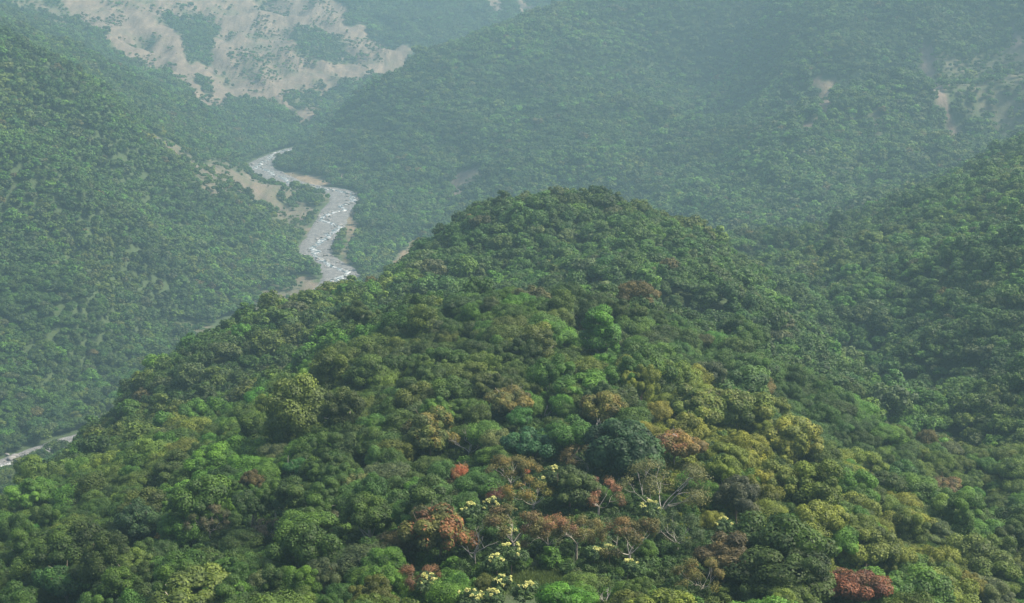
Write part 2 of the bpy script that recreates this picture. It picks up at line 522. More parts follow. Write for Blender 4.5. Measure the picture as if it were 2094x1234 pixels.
def crown_mesh(name, seed, mats, lobes=40, per=150, size=.46, R=4.0, flatz=.72, core=True, lean=.0, gap=.12, lobe_r=(.30, .44), shape='dome'):
    """A crown centred on the origin, radius R: leafy clumps over a dome, with gaps, and the dark mass of inner foliage."""
    r = np.random.default_rng(seed)
    g = (1 + 5 ** .5) / 2
    V, LV = [], []
    off = r.uniform(0, 6.28)
    ax = r.uniform(.78, 1.3)
    for i in range(lobes):
        zz = 1 - 1.42 * (i + .5) / lobes
        th = 2 * math.pi * i / g + off
        d = unit(np.array((math.sqrt(max(0, 1 - zz * zz)) * math.cos(th), math.sqrt(max(0, 1 - zz * zz)) * math.sin(th), zz)) + r.normal(size=3) * .16)
        if r.random() < gap:
            continue
        k = R * r.uniform(.5, 1.0)
        if shape == 'flat':
            c = d * np.array((k * ax, k / ax, k * .42))
        elif shape == 'tall':
            c = d * np.array((k * .72 * ax, k * .72 / ax, k * 1.12))
        else:
            c = d * np.array((k * ax, k / ax, k * flatz))
        rad = R * r.uniform(*lobe_r)
        v = leaves(r, c, rad, unit(d + np.array((0, 0, .6))), per, size)
        V.append(v)
        LV.append(np.clip(r.normal(.5, .21) + r.normal(0, .17, size=len(v) // 4), 0, 1))
    V = np.concatenate(V)
    LV = np.concatenate(LV)
    nq = len(V) // 4
    F = np.arange(nq * 4)
    cnt = np.full(nq, 4)
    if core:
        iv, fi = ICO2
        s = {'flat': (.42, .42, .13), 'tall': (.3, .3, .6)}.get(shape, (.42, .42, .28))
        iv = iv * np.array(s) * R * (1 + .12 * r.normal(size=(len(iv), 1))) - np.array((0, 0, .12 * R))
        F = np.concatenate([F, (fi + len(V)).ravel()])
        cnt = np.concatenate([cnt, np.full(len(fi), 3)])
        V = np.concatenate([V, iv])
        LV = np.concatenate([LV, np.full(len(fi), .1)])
    return mesh_from(name, V, cnt, F, mats, [('lv', 'FACE', 'FLOAT', LV)])

def tube(P, Rr, sides=6):
    """A tapered tube along the points P with the radii Rr: verts, quads."""
    P = np.asarray(P, float)
    T = unit(np.gradient(P, axis=0))
    V = []
    for p_, t, q in zip(P, T, Rr):
        a = unit(np.cross(t, (0.31, .95, .1)))
        b = np.cross(t, a)
        an = np.arange(sides) / sides * 2 * math.pi
        V.append(p_ + q * (np.cos(an)[:, None] * a + np.sin(an)[:, None] * b))
    F = []
    for i in range(len(P) - 1):
        for k in range(sides):
            F.append((i * sides + k, i * sides + (k + 1) % sides, (i + 1) * sides + (k + 1) % sides, (i + 1) * sides + k))
    return np.concatenate(V), np.array(F)
def join(parts):
    V, F, o = [], [], 0
    for v, f in parts:
        V.append(v)
        F.append(f + o)
        o += len(v)
    return np.concatenate(V), np.concatenate(F)
def bend(a, b, r, k=.1, n=5):
    t = np.linspace(0, 1, n)[:, None]
    s = np.linalg.norm(b - a)
    w = r.normal(size=3) * k * s
    return a + (b - a) * t + w * np.sin(t * math.pi)
def limb_tree(r, base, tips_dir, length, rad, depth, tips, parts, spread=.55, up=.25):
    """Grows one limb and its forks; records where the twigs end."""
    end = base + unit(tips_dir) * length
    pth = bend(base, end, r, .1)
    parts.append(tube(pth, np.linspace(rad, rad * .55, len(pth)), 5))
    if depth == 0:
        tips.append(end)
        return
    for _ in range(r.integers(2, 4)):
        d = unit(unit(tips_dir) + r.normal(size=3) * spread + np.array((0, 0, up)))
        limb_tree(r, end, d, length * r.uniform(.55, .8), rad * .55, depth - 1, tips, parts, spread, up)

def trunk_mesh(name, seed, H, R, mat, limbs=6):
    r = np.random.default_rng(seed)
    top = np.array((r.normal() * .3, r.normal() * .3, H * .8))
    pth = bend(np.array((0, 0, -1.5)), top, r, .05, 7)
    parts = [tube(pth, np.linspace(.32, .12, 7), 7)]
    for i in range(limbs):
        a = i / limbs * 6.28 + r.uniform(-.4, .4)
        b = pth[3 + i % 4]
        e = np.array((math.cos(a) * R * .7, math.sin(a) * R * .7, H * r.uniform(.8, 1.1)))
        q = bend(b, e, r, .08)
        parts.append(tube(q, np.linspace(.13, .04, 5), 5))
    V, F = join(parts)
    return mesh_from(name, V, 4, F, [mat], smooth=True)

# ------------------------------------------------------------------ the ground, the river
ny, nx = GX.shape
idx = np.arange(ny * nx).reshape(ny, nx)
Fq = np.stack([idx[:-1, :-1], idx[:-1, 1:], idx[1:, 1:], idx[1:, :-1]], -1).reshape(-1)
GB, GT = bare(GX, GY)
me = mesh_from('terrain', np.stack([GX, GY, GZ + ZC], -1).reshape(-1, 3), 4, Fq, [M_GROUND],
               [('bare', 'POINT', 'FLOAT', GB.astype(np.float32)), ('ochre', 'POINT', 'FLOAT', GT.astype(np.float32))], smooth=True)
terrain = tag(link('terrain', me), 'steep forested mountain ground with bare landslide scars', kind='structure')

def strip(name, half, lift, mat, across, meander=0.0, relief=.5, wvar=.25):
    T = unit(np.gradient(riv_s[:, :2], axis=0))
    Nn = np.stack([-T[:, 1], T[:, 0]], 1)
    kk = np.arange(len(riv_s))
    o = meander * 2 * (fbm(kk / 16.0, kk * 0 + 3.1, 5) - .5) * 2
    w = half * (1 + wvar * 2 * (fbm(kk / 6.0, kk * 0 + 8.2, 9) - .5))
    w = w * (.62 + .38 * sstep(.25, .45, kk / len(kk)))
    u = np.linspace(-1, 1, across)
    XY = riv_s[:, None, :2] + Nn[:, None] * (o[:, None] + w[:, None] * u[None])[..., None]
    Z = riv_s[:, None, 2] + lift + relief * (fbm(XY[..., 0] / 5, XY[..., 1] / 5, 3) - .5) - (np.abs(u) > .98) * 1.2
    V = np.concatenate([XY, Z[..., None] + ZC], -1).reshape(-1, 3)
    i2 = np.arange(len(V)).reshape(len(riv_s), across)
    F = np.stack([i2[:-1, :-1], i2[1:, :-1], i2[1:, 1:], i2[:-1, 1:]], -1).reshape(-1)
    return link(name, mesh_from(name, V, 4, F, [mat], smooth=True)), XY
bed, bedXY = strip('riverbed', HALF + 1, .15, M_GRAVEL, 15, 0, 1.2, .12)
tag(bed, 'pale grey gravel riverbed winding along the valley floor', kind='structure')
water, watXY = strip('river', 5.2, .85, M_WATER, 7, 13, .5, .9)
tag(water, 'narrow white water stream threading the gravel bed', kind='structure')

# ------------------------------------------------------------------ palettes
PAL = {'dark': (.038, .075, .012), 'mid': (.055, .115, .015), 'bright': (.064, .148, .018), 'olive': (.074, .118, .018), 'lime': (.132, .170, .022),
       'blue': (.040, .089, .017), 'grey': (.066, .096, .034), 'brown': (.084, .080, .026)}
WORDS = {'dark': 'dark green', 'mid': 'mid green', 'bright': 'bright green', 'olive': 'olive green', 'lime': 'yellow green', 'blue': 'bluish green',
         'grey': 'greyish green', 'brown': 'brownish green'}
def pick_tints(x, y, r):
    """A palette name for every tree: kinds grow in loose patches, with partly hazy blue added farther off."""
    px, py, _ = project(x, y, gridz(x, y) + 6)
    a = fbm(x / 34, y / 34, 71, 3) + r.normal(0, .13, x.shape)
    b = fbm(x / 80, y / 80, 77, 3) + r.normal(0, .10, x.shape)
    out = np.full(x.shape, 'mid', dtype='U6')
    out[a < .47] = 'dark'
    out[a > .58] = 'bright'
    out[(b > .65)] = 'olive'
    out[(b < .40) | ((y > 660) & (r.random(x.shape) < .35))] = 'blue'  # beyond the first crest extra bluish trees, partly haze put into the tint
    q = r.random(x.shape)
    out[q < .05] = 'grey'
    out[(q > .05) & (q < .06)] = 'brown'
    east = (x > 30) & (x < 105) & (y > 300) & (y < 480) & (r.random(x.shape) < .52)     # yellow green is more common on this shoulder
    out[east] = 'lime'
    west = (x < -90) & (y < 560) & (r.random(x.shape) < .35)
    out[west] = 'dark'
    return out

# ------------------------------------------------------------------ tree prototypes
SHAPES = ['dome', 'dome', 'flat', 'tall', 'dome', 'dome', 'flat', 'dome']
SHAPE_WORD = {'dome': 'domed', 'flat': 'spreading', 'tall': 'upright'}
hi, mid, far, trunks = [], [], [], []
for i, s in enumerate(SHAPES):
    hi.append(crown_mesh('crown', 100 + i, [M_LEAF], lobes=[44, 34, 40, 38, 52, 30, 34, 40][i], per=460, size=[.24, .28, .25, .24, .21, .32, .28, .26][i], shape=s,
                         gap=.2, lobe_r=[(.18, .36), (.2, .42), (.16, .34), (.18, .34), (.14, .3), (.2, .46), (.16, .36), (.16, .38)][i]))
    trunks.append(trunk_mesh('trunk', 300 + i, 7.0, 4.0, M_BARK if i % 3 else M_PALE))
def proto_obj(me, nm):
    return bpy.data.objects.new(nm, me)
def proto_set(tag_, lobes, per, size, n, seed, lr=(.3, .46)):
    c = bpy.data.collections.new(tag_)
    for i in range(n):
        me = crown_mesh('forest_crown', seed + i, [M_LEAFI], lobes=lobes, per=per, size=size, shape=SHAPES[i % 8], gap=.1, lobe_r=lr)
        me.transform(Matrix.Translation((0, 0, 6.5)))
        c.objects.link(proto_obj(me, f'{tag_}_{i:02d}'))
    return c
C_NEAR = proto_set('near_crowns', 38, 360, .28, 8, 500)
C_MID = proto_set('mid_crowns', 30, 70, .66, 8, 600)
C_FAR = proto_set('far_crowns', 16, 24, 1.5, 6, 700, (.34, .5))

def scatter(name, x, y, z, rot, scl, idx, tint, coll, label, kind='stuff', sink=0):
    me = mesh_from(name, np.stack([x, y, z + ZC], 1), 4, [], [], [
        ('rot', 'POINT', 'FLOAT_VECTOR', np.stack([rot[:, 0], rot[:, 1], rot[:, 2]], 1).astype(np.float32)),
        ('scl', 'POINT', 'FLOAT_VECTOR', scl.astype(np.float32)), ('idx', 'POINT', 'INT', idx.astype(np.int32)),
        ('tint', 'POINT', 'FLOAT_COLOR', np.c_[tint, np.ones(len(x))].astype(np.float32))])
    o = link(name, me)
    ng = bpy.data.node_groups.new(name, 'GeometryNodeTree')
    ng.interface.new_socket('Geometry', in_out='INPUT', socket_type='NodeSocketGeometry')
    ng.interface.new_socket('Geometry', in_out='OUTPUT', socket_type='NodeSocketGeometry')
    N, L = ng.nodes, ng.links
    gi, go = N.new('NodeGroupInput'), N.new('NodeGroupOutput')
    ins = N.new('GeometryNodeInstanceOnPoints')
    ci = N.new('GeometryNodeCollectionInfo')
    ci.inputs['Collection'].default_value = coll
    ci.inputs['Separate Children'].default_value = True
    ci.inputs['Reset Children'].default_value = True
    def named(nm, t):
        q = N.new('GeometryNodeInputNamedAttribute')
        q.data_type = t
        q.inputs['Name'].default_value = nm
        return q.outputs['Attribute']
    L.new(gi.outputs[0], ins.inputs['Points'])
    L.new(ci.outputs[0], ins.inputs['Instance'])
    ins.inputs['Pick Instance'].default_value = True
    L.new(named('idx', 'INT'), ins.inputs['Instance Index'])
    L.new(named('rot', 'FLOAT_VECTOR'), ins.inputs['Rotation'])
    L.new(named('scl', 'FLOAT_VECTOR'), ins.inputs['Scale'])
    L.new(ins.outputs[0], go.inputs[0])
    md = o.modifiers.new('scatter', 'NODES')
    md.node_group = ng
    return tag(o, label, kind=kind)

# ------------------------------------------------------------------ where trees stand
def hexgrid(s, y0, y1, r):
    ys = np.arange(y0, y1, s * .866)
    out = []
    for i, yy in enumerate(ys):
        w = .40 * yy + 60
        xs = np.arange(-w, w, s) + (i % 2) * s / 2
        out.append(np.stack([xs, np.full(xs.shape, yy)], 1))
    P = np.concatenate(out)
    return P + r.uniform(-.42, .42, P.shape) * s
zone = [hexgrid(5.7, 150, 640, rng), hexgrid(7.4, 640, 1700, rng), hexgrid(7.9, 1700, 5000, rng)]
X = np.concatenate([q[:, 0] for q in zone])
Y = np.concatenate([q[:, 1] for q in zone])
Z = gridz(X, Y)
B, _t = bare(X, Y)
D, _z = river_dist(X, Y)
keep = (rng.random(X.shape) > np.minimum(B * 1.25, np.where(Y > 3000, 1 - .55 * sstep(.47, .62, fbm(X / 60, Y / 90, 87, 3)), .95))) & (D > np.where(Y < 1560, HALF * .62, HALF) + 3)
# thin growth along eroded ground, and what the ridge hides anyway from anywhere near the lookout
X, Y, Z, B = X[keep], Y[keep], Z[keep], B[keep]
vis = sees(X, Y, Z + 16, -6)
X, Y, Z, B = X[vis], Y[vis], Z[vis], B[vis]
px, py, dep = project(X, Y, Z + 7)
SC = np.exp(rng.normal(0, 1, X.shape) * np.where(Y < 640, .30, .22)) * (.78 + .44 * fbm(X / 70, Y / 70, 83, 3)) * np.where(Y < 640, .80, np.where(Y < 1700, 1.04, 1.14))
SC = SC * np.where(B > .02, 1 - rng.uniform(.25, .85, X.shape) * np.minimum(1, B * 1.3), 1)
TN = pick_tints(X, Y, rng)
SH = rng.integers(0, 8, X.shape)

# ------------------------------------------------------------------ trees that stand out: survey pixel of the crown, width in pixels, look
GROUP = 'trees on the near ridge'
CLEAR = []
OPEN = []          # stands with open, low growth in front of them: photo x, y, half width, half height, distance
SPECIAL = [  # px, py, width, form, leaf colour, second colour (share), bark, label, short phrase for its neighbours
    (893, 1092, 150, 'dome', (.085, .095, .024), ((.19, .095, .042), .24), 'bark', 'broad olive tree with a salmon red flush over its top', 'the red-topped olive tree'),
    (1050, 1075, 112, 'sparse', (.100, .100, .028), ((.14, .10, .04), .2), 'pale', 'thin brownish olive tree with ribbed pale branches above cream flowers', 'the thin brownish olive tree'),
    (1122, 1082, 100, 'sparse', (.125, .098, .034), ((.18, .095, .05), .35), 'pale', 'half bare tree with dull pink crown on fanned pale branches', 'the dull pink half bare tree'),
    (1180, 1085, 95, 'sparse', (.125, .112, .036), ((.10, .105, .03), .35), 'pale', 'tan olive tree touching the dull pink half bare tree', 'the tan olive tree'),
    (1288, 1100, 115, 'sparse', (.090, .088, .026), ((.13, .092, .036), .25), 'pale', 'rusty olive tree with forked pale stems, right of the pink one', 'the rusty olive tree'),
    (940, 968, 50, 'flat', (.34, .11, .045), ((.24, .13, .05), .3), 'bark', 'small bright orange tree top among green crowns', 'the small orange tree'),
    (1072, 967, 24, 'flat', (.32, .11, .04), ((.24, .1, .04), .3), 'bark', 'tiny orange tuft of a tree beside a pale forked tree', 'the tiny orange tree'),
    (1014, 1008, 58, 'flat', (.14, .058, .04), ((.11, .075, .035), .4), 'pale', 'small dark maroon flat-topped tree', 'the small maroon tree'),
    (1045, 960, 90, 'sparse', (.10, .10, .028), ((.15, .12, .03), .3), 'dead', 'olive tree with pale forked stems showing through its thin crown', 'the pale forked olive tree'),
    (1092, 1003, 95, 'sparse', (.15, .15, .030), ((.20, .15, .035), .3), 'pale', 'golden olive open crowned tree in the middle of the flowers', 'the golden olive open tree'),
    (1225, 1008, 90, 'sparse', (.15, .10, .045), ((.20, .10, .06), .3), 'pale', 'pinkish brown thin tree beside a big dark green crown', 'the pinkish brown thin tree'),
    (1168, 1000, 110, 'dome', (.045, .075, .020), None, 'bark', 'big dark olive green round crown between golden and pinkish trees', 'the big dark olive crown'),
    (1385, 912, 105, 'flat', (.155, .118, .036), ((.21, .11, .05), .25), 'dead', 'orange brown umbrella shaped tree on pale fanned stems', 'the orange umbrella tree'),
    (1040, 822, 95, 'flat', (.135, .122, .034), ((.095, .11, .03), .35), 'pale', 'tan orange flat crown high on the ridge', 'the tan flat crown'),
    (1355, 995, 165, 'sparse', (.115, .125, .045), ((.09, .105, .04), .4), 'dead', 'wide greyish olive tree with many pale crooked branches below', 'the wide greyish olive tree'),
    (1272, 925, 165, 'dome', (.028, .070, .024), None, 'bark', 'huge dark blue green feathery crown', 'the huge blue green crown'),
    (1490, 1145, 125, 'dome', (.078, .064, .026), ((.09, .075, .03), .4), 'bark', 'dense chocolate brown round crown', 'the chocolate brown crown'),
    (1436, 1180, 95, 'sparse', (.125, .125, .032), ((.16, .13, .04), .3), 'pale', 'yellowish olive tree with open pale branches below the brown crown', 'the yellowish olive open tree'),
    (1742, 1200, 125, 'flat', (.17, .066, .034), ((.12, .06, .03), .3), 'bark', 'large russet red tree in the lower right', 'the large russet tree'),
    (858, 1182, 80, 'sparse', (.115, .07, .03), ((.16, .08, .04), .4), 'bark', 'reddish brown thin tree with a cream flowered climber beside it', 'the reddish brown thin tree'),
    (1620, 902, 125, 'dome', (.185, .205, .034), ((.135, .17, .03), .45), 'bark', 'brightest golden yellow crown on the right shoulder', 'the golden yellow crown'),
    (1500, 842, 130, 'dome', (.098, .145, .024), ((.125, .155, .03), .35), 'bark', 'broad yellow green large-leaved crown, right one of a pair', 'the right yellow green pair tree'),
    (1425, 838, 120, 'dome', (.096, .142, .024), ((.125, .155, .03), .35), 'bark', 'broad yellow green large-leaved crown, left one of a pair', 'the left yellow green pair tree'),
    (1405, 880, 85, 'dome', (.15, .17, .022), None, 'bark', 'vivid lime green crown above the orange umbrella tree', 'the vivid lime crown'),
    (1228, 838, 95, 'dome', (.105, .115, .024), ((.14, .12, .03), .3), 'bark', 'rounded olive yellow crown above the dead white tree', 'the olive yellow dome'),
    (1066, 856, 65, 'dome', (.040, .125, .024), None, 'bark', 'compact vivid emerald crown below the tan flat crown', 'the vivid emerald crown'),
    (1092, 912, 105, 'flat', (.030, .095, .036), None, 'bark', 'wide emerald umbrella crown in the ridge middle', 'the wide emerald umbrella'),
    (1512, 1020, 100, 'dome', (.055, .066, .032), None, 'bark', 'dull grey brown green bushy crown', 'the dull grey brown crown'),
    (1930, 1000, 75, 'flat', (.15, .105, .04), ((.09, .09, .03), .3), 'bark', 'tan orange flat crown beside the dark gully on the right', 'the tan gully tree'),
    (608, 958, 65, 'flat', (.042, .135, .030), None, 'dead', 'bright emerald layered tree with a white trunk showing below', 'the white-trunked emerald tree'),
    (548, 1082, 60, 'sparse', (.11, .095, .06), None, 'dead', 'greyish twiggy nearly bare tree on the left flank', 'the greyish twiggy tree'),
    (880, 885, 115, 'dome', (.078, .108, .024), ((.125, .118, .03), .3), 'bark', 'round olive crown with an ochre tinted top', 'the ochre-topped olive crown'),
    (1200, 928, 80, 'sparse', (.14, .115, .045), None, 'pale', 'pale tan thin crown left of the huge blue green one', 'the pale tan thin crown'),
    (1385, 1082, 95, 'sparse', (.050, .085, .030), None, 'dead', 'green tree on a white forked stem', 'the white-forked green tree'),
    (1770, 1125, 130, 'dome', (.10, .135, .024), None, 'bark', 'bright yellow green knobbly crown above the russet tree', 'the bright knobbly crown'),
    (675, 1175, 45, 'tall', (.20, .155, .06), None, 'bark', 'small straw coloured narrow tree on the left flank', 'the small straw coloured tree'),
    (130, 1190, 110, 'flat', (.035, .095, .020), None, 'bark', 'wide flat vivid green crown in the lower left corner', 'the wide flat corner crown'),
    (290, 1065, 95, 'dome', (.040, .085, .030), None, 'bark', 'large fan shaped green crown on the lower left slope', 'the large fan shaped crown'),
    (524, 1032, 58, 'sparse', (.085, .088, .050), None, 'dead', 'greyish half leafless crown beside a dark gap on the left flank', 'the greyish half leafless crown'),
    (702, 1062, 62, 'sparse', (.075, .085, .040), None, 'pale', 'dull green thin tree with grey stems, between left flank and ridge middle', 'the grey-stemmed dull green tree'),
    (428, 1066, 76, 'sparse', (.070, .085, .035), ((.10, .095, .05), .3), 'dead', 'wide olive grey thin crown on the left flank', 'the wide olive grey thin crown'),
    (360, 908, 40, 'tall', (.05, .14, .03), None, 'bark', 'small bright emerald upright tree high on the left flank', 'the small bright emerald tree'),
]
BARKS = {'bark': M_BARK, 'pale': M_PALE, 'dead': M_DEAD}
_cols = {}
def colour_mat(c):
    if c not in _cols:
        _cols[c] = leaf_mat('coloured_leaves', c)
    return _cols[c]
landmarks = []
def special_tree(k, px_, py_, w, form, c1, c2, bark, label, phrase):
    r = np.random.default_rng(2000 + k)
    g0 = on_ground(px_, py_, 6.5)
    d = g0[1] / CP
    R = .5 * w * d / FPX * .96
    s = R / 4.0
    zc = max(4.2, 6.2 * min(1.25, s))                   # crown centre above ground
    g0 = on_ground(px_, py_, zc)
    root = bpy.data.objects.new('broadleaf_tree', None)
    col.objects.link(root)
    root.location = (*g0[:2], g0[2] + ZC)
    root.rotation_euler.z = r.uniform(0, 6.28)
    tag(root, label, 'tree', GROUP)
    m1 = colour_mat(c1)
    mats = [m1] + ([colour_mat(c2[0])] if c2 else [])
    if form == 'sparse':
        parts, tips = [], []
        base = np.array((0, 0, zc - R * .75))
        pth = bend(np.array((0, 0, -1.2)), base, r, .05, 5)
        parts.append(tube(pth, np.linspace(.26, .2, 5) * max(.8, s), 7))
        nl = 6
        for i in range(nl):
            a = i / nl * 6.28 + r.uniform(-.3, .3)
            up = r.uniform(.5, 1.3)
            limb_tree(r, base, np.array((math.cos(a), math.sin(a), up)), R * .66, .075 * max(.8, s), 2, tips, parts, .45, .12)
        V, F = join(parts)
        tm = mesh_from('trunk', V, 4, F, [BARKS[bark]], smooth=True)
        T = np.array(tips)
        T = T * 1.0
        VV, LV, MI = [], [], []
        for t in T:
            v = leaves(r, t, R * r.uniform(.22, .34), unit(t - base + np.array((0, 0, .5))), 190, .24 * max(.75, min(1.3, s)), shell=(.3, 1.1))
            VV.append(v)
            LV.append(np.clip(r.normal(.5, .15) + r.normal(0, .18, len(v) // 4), 0, 1))
            top = (t[2] - T[:, 2].min()) / (np.ptp(T[:, 2]) + .01)
            MI.append(np.full(len(v) // 4, 1 if c2 and r.random() < c2[1] * (.4 + 1.2 * top) else 0))
        V = np.concatenate(VV)
        cm = mesh_from('crown', V, 4, np.arange(len(V)), mats, [('lv', 'FACE', 'FLOAT', np.concatenate(LV))], np.concatenate(MI))
        o = link('crown', cm, root)
    else:
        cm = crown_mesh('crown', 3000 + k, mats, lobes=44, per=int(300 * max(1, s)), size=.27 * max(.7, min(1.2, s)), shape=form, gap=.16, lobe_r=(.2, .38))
        if c2:
            nf = len(cm.polygons)
            cen = np.empty(nf * 3, np.float32)
            cm.polygons.foreach_get('center', cen)
            cen = cen.reshape(-1, 3)
            q = vnoise(cen[:, 0] * .75 + 9 * k, cen[:, 1] * .75, k) * .7 + .2 * r.random(nf) + .10 * cen[:, 2] / 3
            cm.polygons.foreach_set('material_index', (q > np.quantile(q, 1 - c2[1])).astype(np.int32))
        o = link('crown', cm, root)
        o.location = (0, 0, zc)
        o.scale = (s, s, s)
        tm = trunk_mesh('trunk', 4000 + k, zc + .6 * R, R, BARKS[bark])
    link('trunk', tm, root)
    CLEAR.append((g0[0], g0[1], R))
    CLEAR.append((g0[0] * (1 - (R + 3) / g0[1]), g0[1] - R - 3, R * .6))
    OPEN.append((px_, py_, w * .46, w * (.62 if form == 'sparse' else .36), g0[1]))
    landmarks.append((px_, py_, phrase))
for k, a in enumerate(SPECIAL):
    special_tree(k, *a)

DEADS = [  # survey pixel of the foot of the visible stems, height in pixels, label, phrase
    (955, 922, 56, 'tall bleached dead tree leaning right with bare curling limbs', 'the leaning dead tree'),
    (962, 1140, 80, 'grey leafless dead tree beside the red-topped olive tree', 'the leafless grey tree'),
    (1212, 892, 44, 'white dead tree with antler-like limbs at the bare soil patch', 'the white dead tree'),
    (1275, 990, 32, 'cluster of pale bare stems under the huge blue green crown', 'the pale bare stems'),
    (1236, 1234, 46, 'grey bare twiggy tree at the bottom edge', 'the bottom bare tree'),
    (312, 992, 34, 'small crooked white bare tree on the left flank', 'the crooked white tree'),
    (1110, 850, 30, 'short pale dead stem near the top of the ridge', None),
    (1185, 655, 30, 'thin pale dead stem on the first crest', None),
]
def dead_tree(k, px_, py_, hpx, label, phrase):
    r = np.random.default_rng(5000 + k)
    g0 = on_ground(px_, py_, 2.5)
    H = hpx * g0[1] / CP / FPX * .8
    root = bpy.data.objects.new('dead_tree', None)
    col.objects.link(root)
    root.location = (*g0[:2], g0[2] + ZC + 1.0)
    tag(root, label, 'dead tree', 'bare dead trees')
    lean = np.array((.12, -.1, 0)) * H
    base = np.array((0, 0, H * .45)) + lean
    pth = bend(np.array((0, 0, -2.5)), base, r, .05, 6)
    link('trunk', (lambda v, f: mesh_from('trunk', v, 4, f, [M_DEAD], smooth=True))(*tube(pth, np.linspace(.26, .17, 6), 7)), root)
    for i in range(5):
        parts, tips = [], []
        a = i / 5 * 6.28 + r.uniform(-.3, .3)
        limb_tree(r, pth[4 + i % 2], np.array((math.cos(a), .6 * math.sin(a) - .2, r.uniform(.5, 1.5))), H * .5, .125, 2, tips, parts, .5, .25)
        V, F = join(parts)
        link('branch', mesh_from('branch', V, 4, F, [M_DEAD], smooth=True), root)
    CLEAR.append((g0[0], g0[1], 1.5))
    a = g0 * (1 - 5.5 / g0[1])
    CLEAR.append((a[0], a[1], 2.2))
    OPEN.append((px_, py_ - hpx * .4, hpx * .5, hpx * .6, g0[1]))
    if phrase:
        landmarks.append((px_, py_ - hpx * .5, phrase))
for k, a in enumerate(DEADS):
    dead_tree(k, *a)

# flowering climbers and shrubs with cream plumes
FLOWERS = [(966, 1046, 52, 'cream flowering shrub left of the golden olive open tree'), (1008, 1032, 40, 'small cream flowering shrub below the maroon tree'),
           (1047, 1132, 62, 'largest cream flowered shrub with drooping sprays below the thin brownish olive tree'),
           (1040, 1094, 44, 'cream flowers hung on the thin brownish olive tree'), (1012, 1146, 40, 'thin cream sprays beside the largest cream shrub'),
           (1133, 962, 36, 'cream flecked shrub above the big dark olive crown'), (1112, 985, 34, 'pale cream shrub at the shoulder of the golden olive tree'),
           (1330, 1042, 50, 'yellow cream shrub below the wide greyish olive tree'), (1246, 1122, 32, 'round cream tuft left of the rusty olive tree'),
           (1215, 1128, 36, 'cream flecked shrub between the tan and the rusty trees'), (1288, 1156, 36, 'cream flecked shrub below the rusty olive tree'),
           (1030, 1188, 46, 'cream flowered shrub at the edge of the grassy clearing'), (962, 1222, 56, 'cream flowered shrub at the bottom edge, widest there'),
           (1078, 1203, 52, 'cream flowered shrub on the near side of the grassy clearing'), (872, 1188, 46, 'cream flowers beside the reddish brown thin tree'),
           (1478, 1068, 36, 'lone cream plume below the dull grey brown crown'), (1005, 1218, 44, 'cream flecked shrub between the two bottom edge ones')]
def flower_shrub(k, px_, py_, w, label):
    r = np.random.default_rng(6000 + k)
    g0 = on_ground(px_, py_, 5.0)
    d = g0[1] / CP
    R = .5 * w * d / FPX
    root = bpy.data.objects.new('flowering_shrub', None)
    col.objects.link(root)
    root.location = (*g0[:2], g0[2] + ZC)
    tag(root, label, 'shrub', 'cream flowering shrubs in the ridge middle')
    cm = crown_mesh('foliage', 6100 + k, [colour_mat((.05, .095, .028))], lobes=20, per=70, size=.4, R=R * 1.1, shape='dome', gap=.1)
    o = link('foliage', cm, root)
    o.location.z = 4.2
    stem = tube(bend(np.array((0, 0, -.8)), np.array((0, 0, 4.2)), r, .05), np.linspace(.1, .06, 5), 6)
    link('stem', mesh_from('stem', stem[0], 4, stem[1], [M_BARK], smooth=True), root)
    for i in range(r.integers(9, 14)):
        a = r.uniform(0, 6.28)
        rr = R * r.uniform(.1, 1.1)
        st = np.array((math.cos(a) * rr, math.sin(a) * rr, 4.2 + R * (1.02 - .45 * (rr / R) ** 2) * r.uniform(.8, 1.0)))
        VV = []
        for j in range(r.integers(4, 8)):                     # arching plumes, each a row of small petals
            b = r.uniform(0, 6.28)
            L = r.uniform(.26, .42)
            t = np.linspace(0, 1, 22)[:, None]
            pl = st + np.array((math.cos(b), math.sin(b), 0)) * L * t + np.array((0, 0, 1)) * (.6 * t - 1.0 * t * t) * L * 1.2
            pl = pl + r.normal(0, .07, pl.shape)
            n_ = unit(np.array((0, 0, 1)) + .7 * r.normal(size=pl.shape))
            u = unit(np.cross(n_, r.normal(size=pl.shape)))
            v = np.cross(n_, u)
            s = r.uniform(.05, .11, (len(pl), 1))
            VV.append(np.stack([pl - u * s, pl - v * s, pl + u * s, pl + v * s], 1).reshape(-1, 3))
        V = np.concatenate(VV)
        link('flower_spray', mesh_from('flower_spray', V, 4, np.arange(len(V)), [M_CREAM]), root)
    OPEN.append((px_, py_, w * .5, w * .5, g0[1]))
    CLEAR.append((g0[0], g0[1], R * 1.1))
    for q in (g0 * (1 - 4.5 / g0[1]), g0 * (1 - 9 / g0[1])):
        CLEAR.append((q[0], q[1], R * 1.1))
for k, a in enumerate(FLOWERS):
    flower_shrub(k, *a)

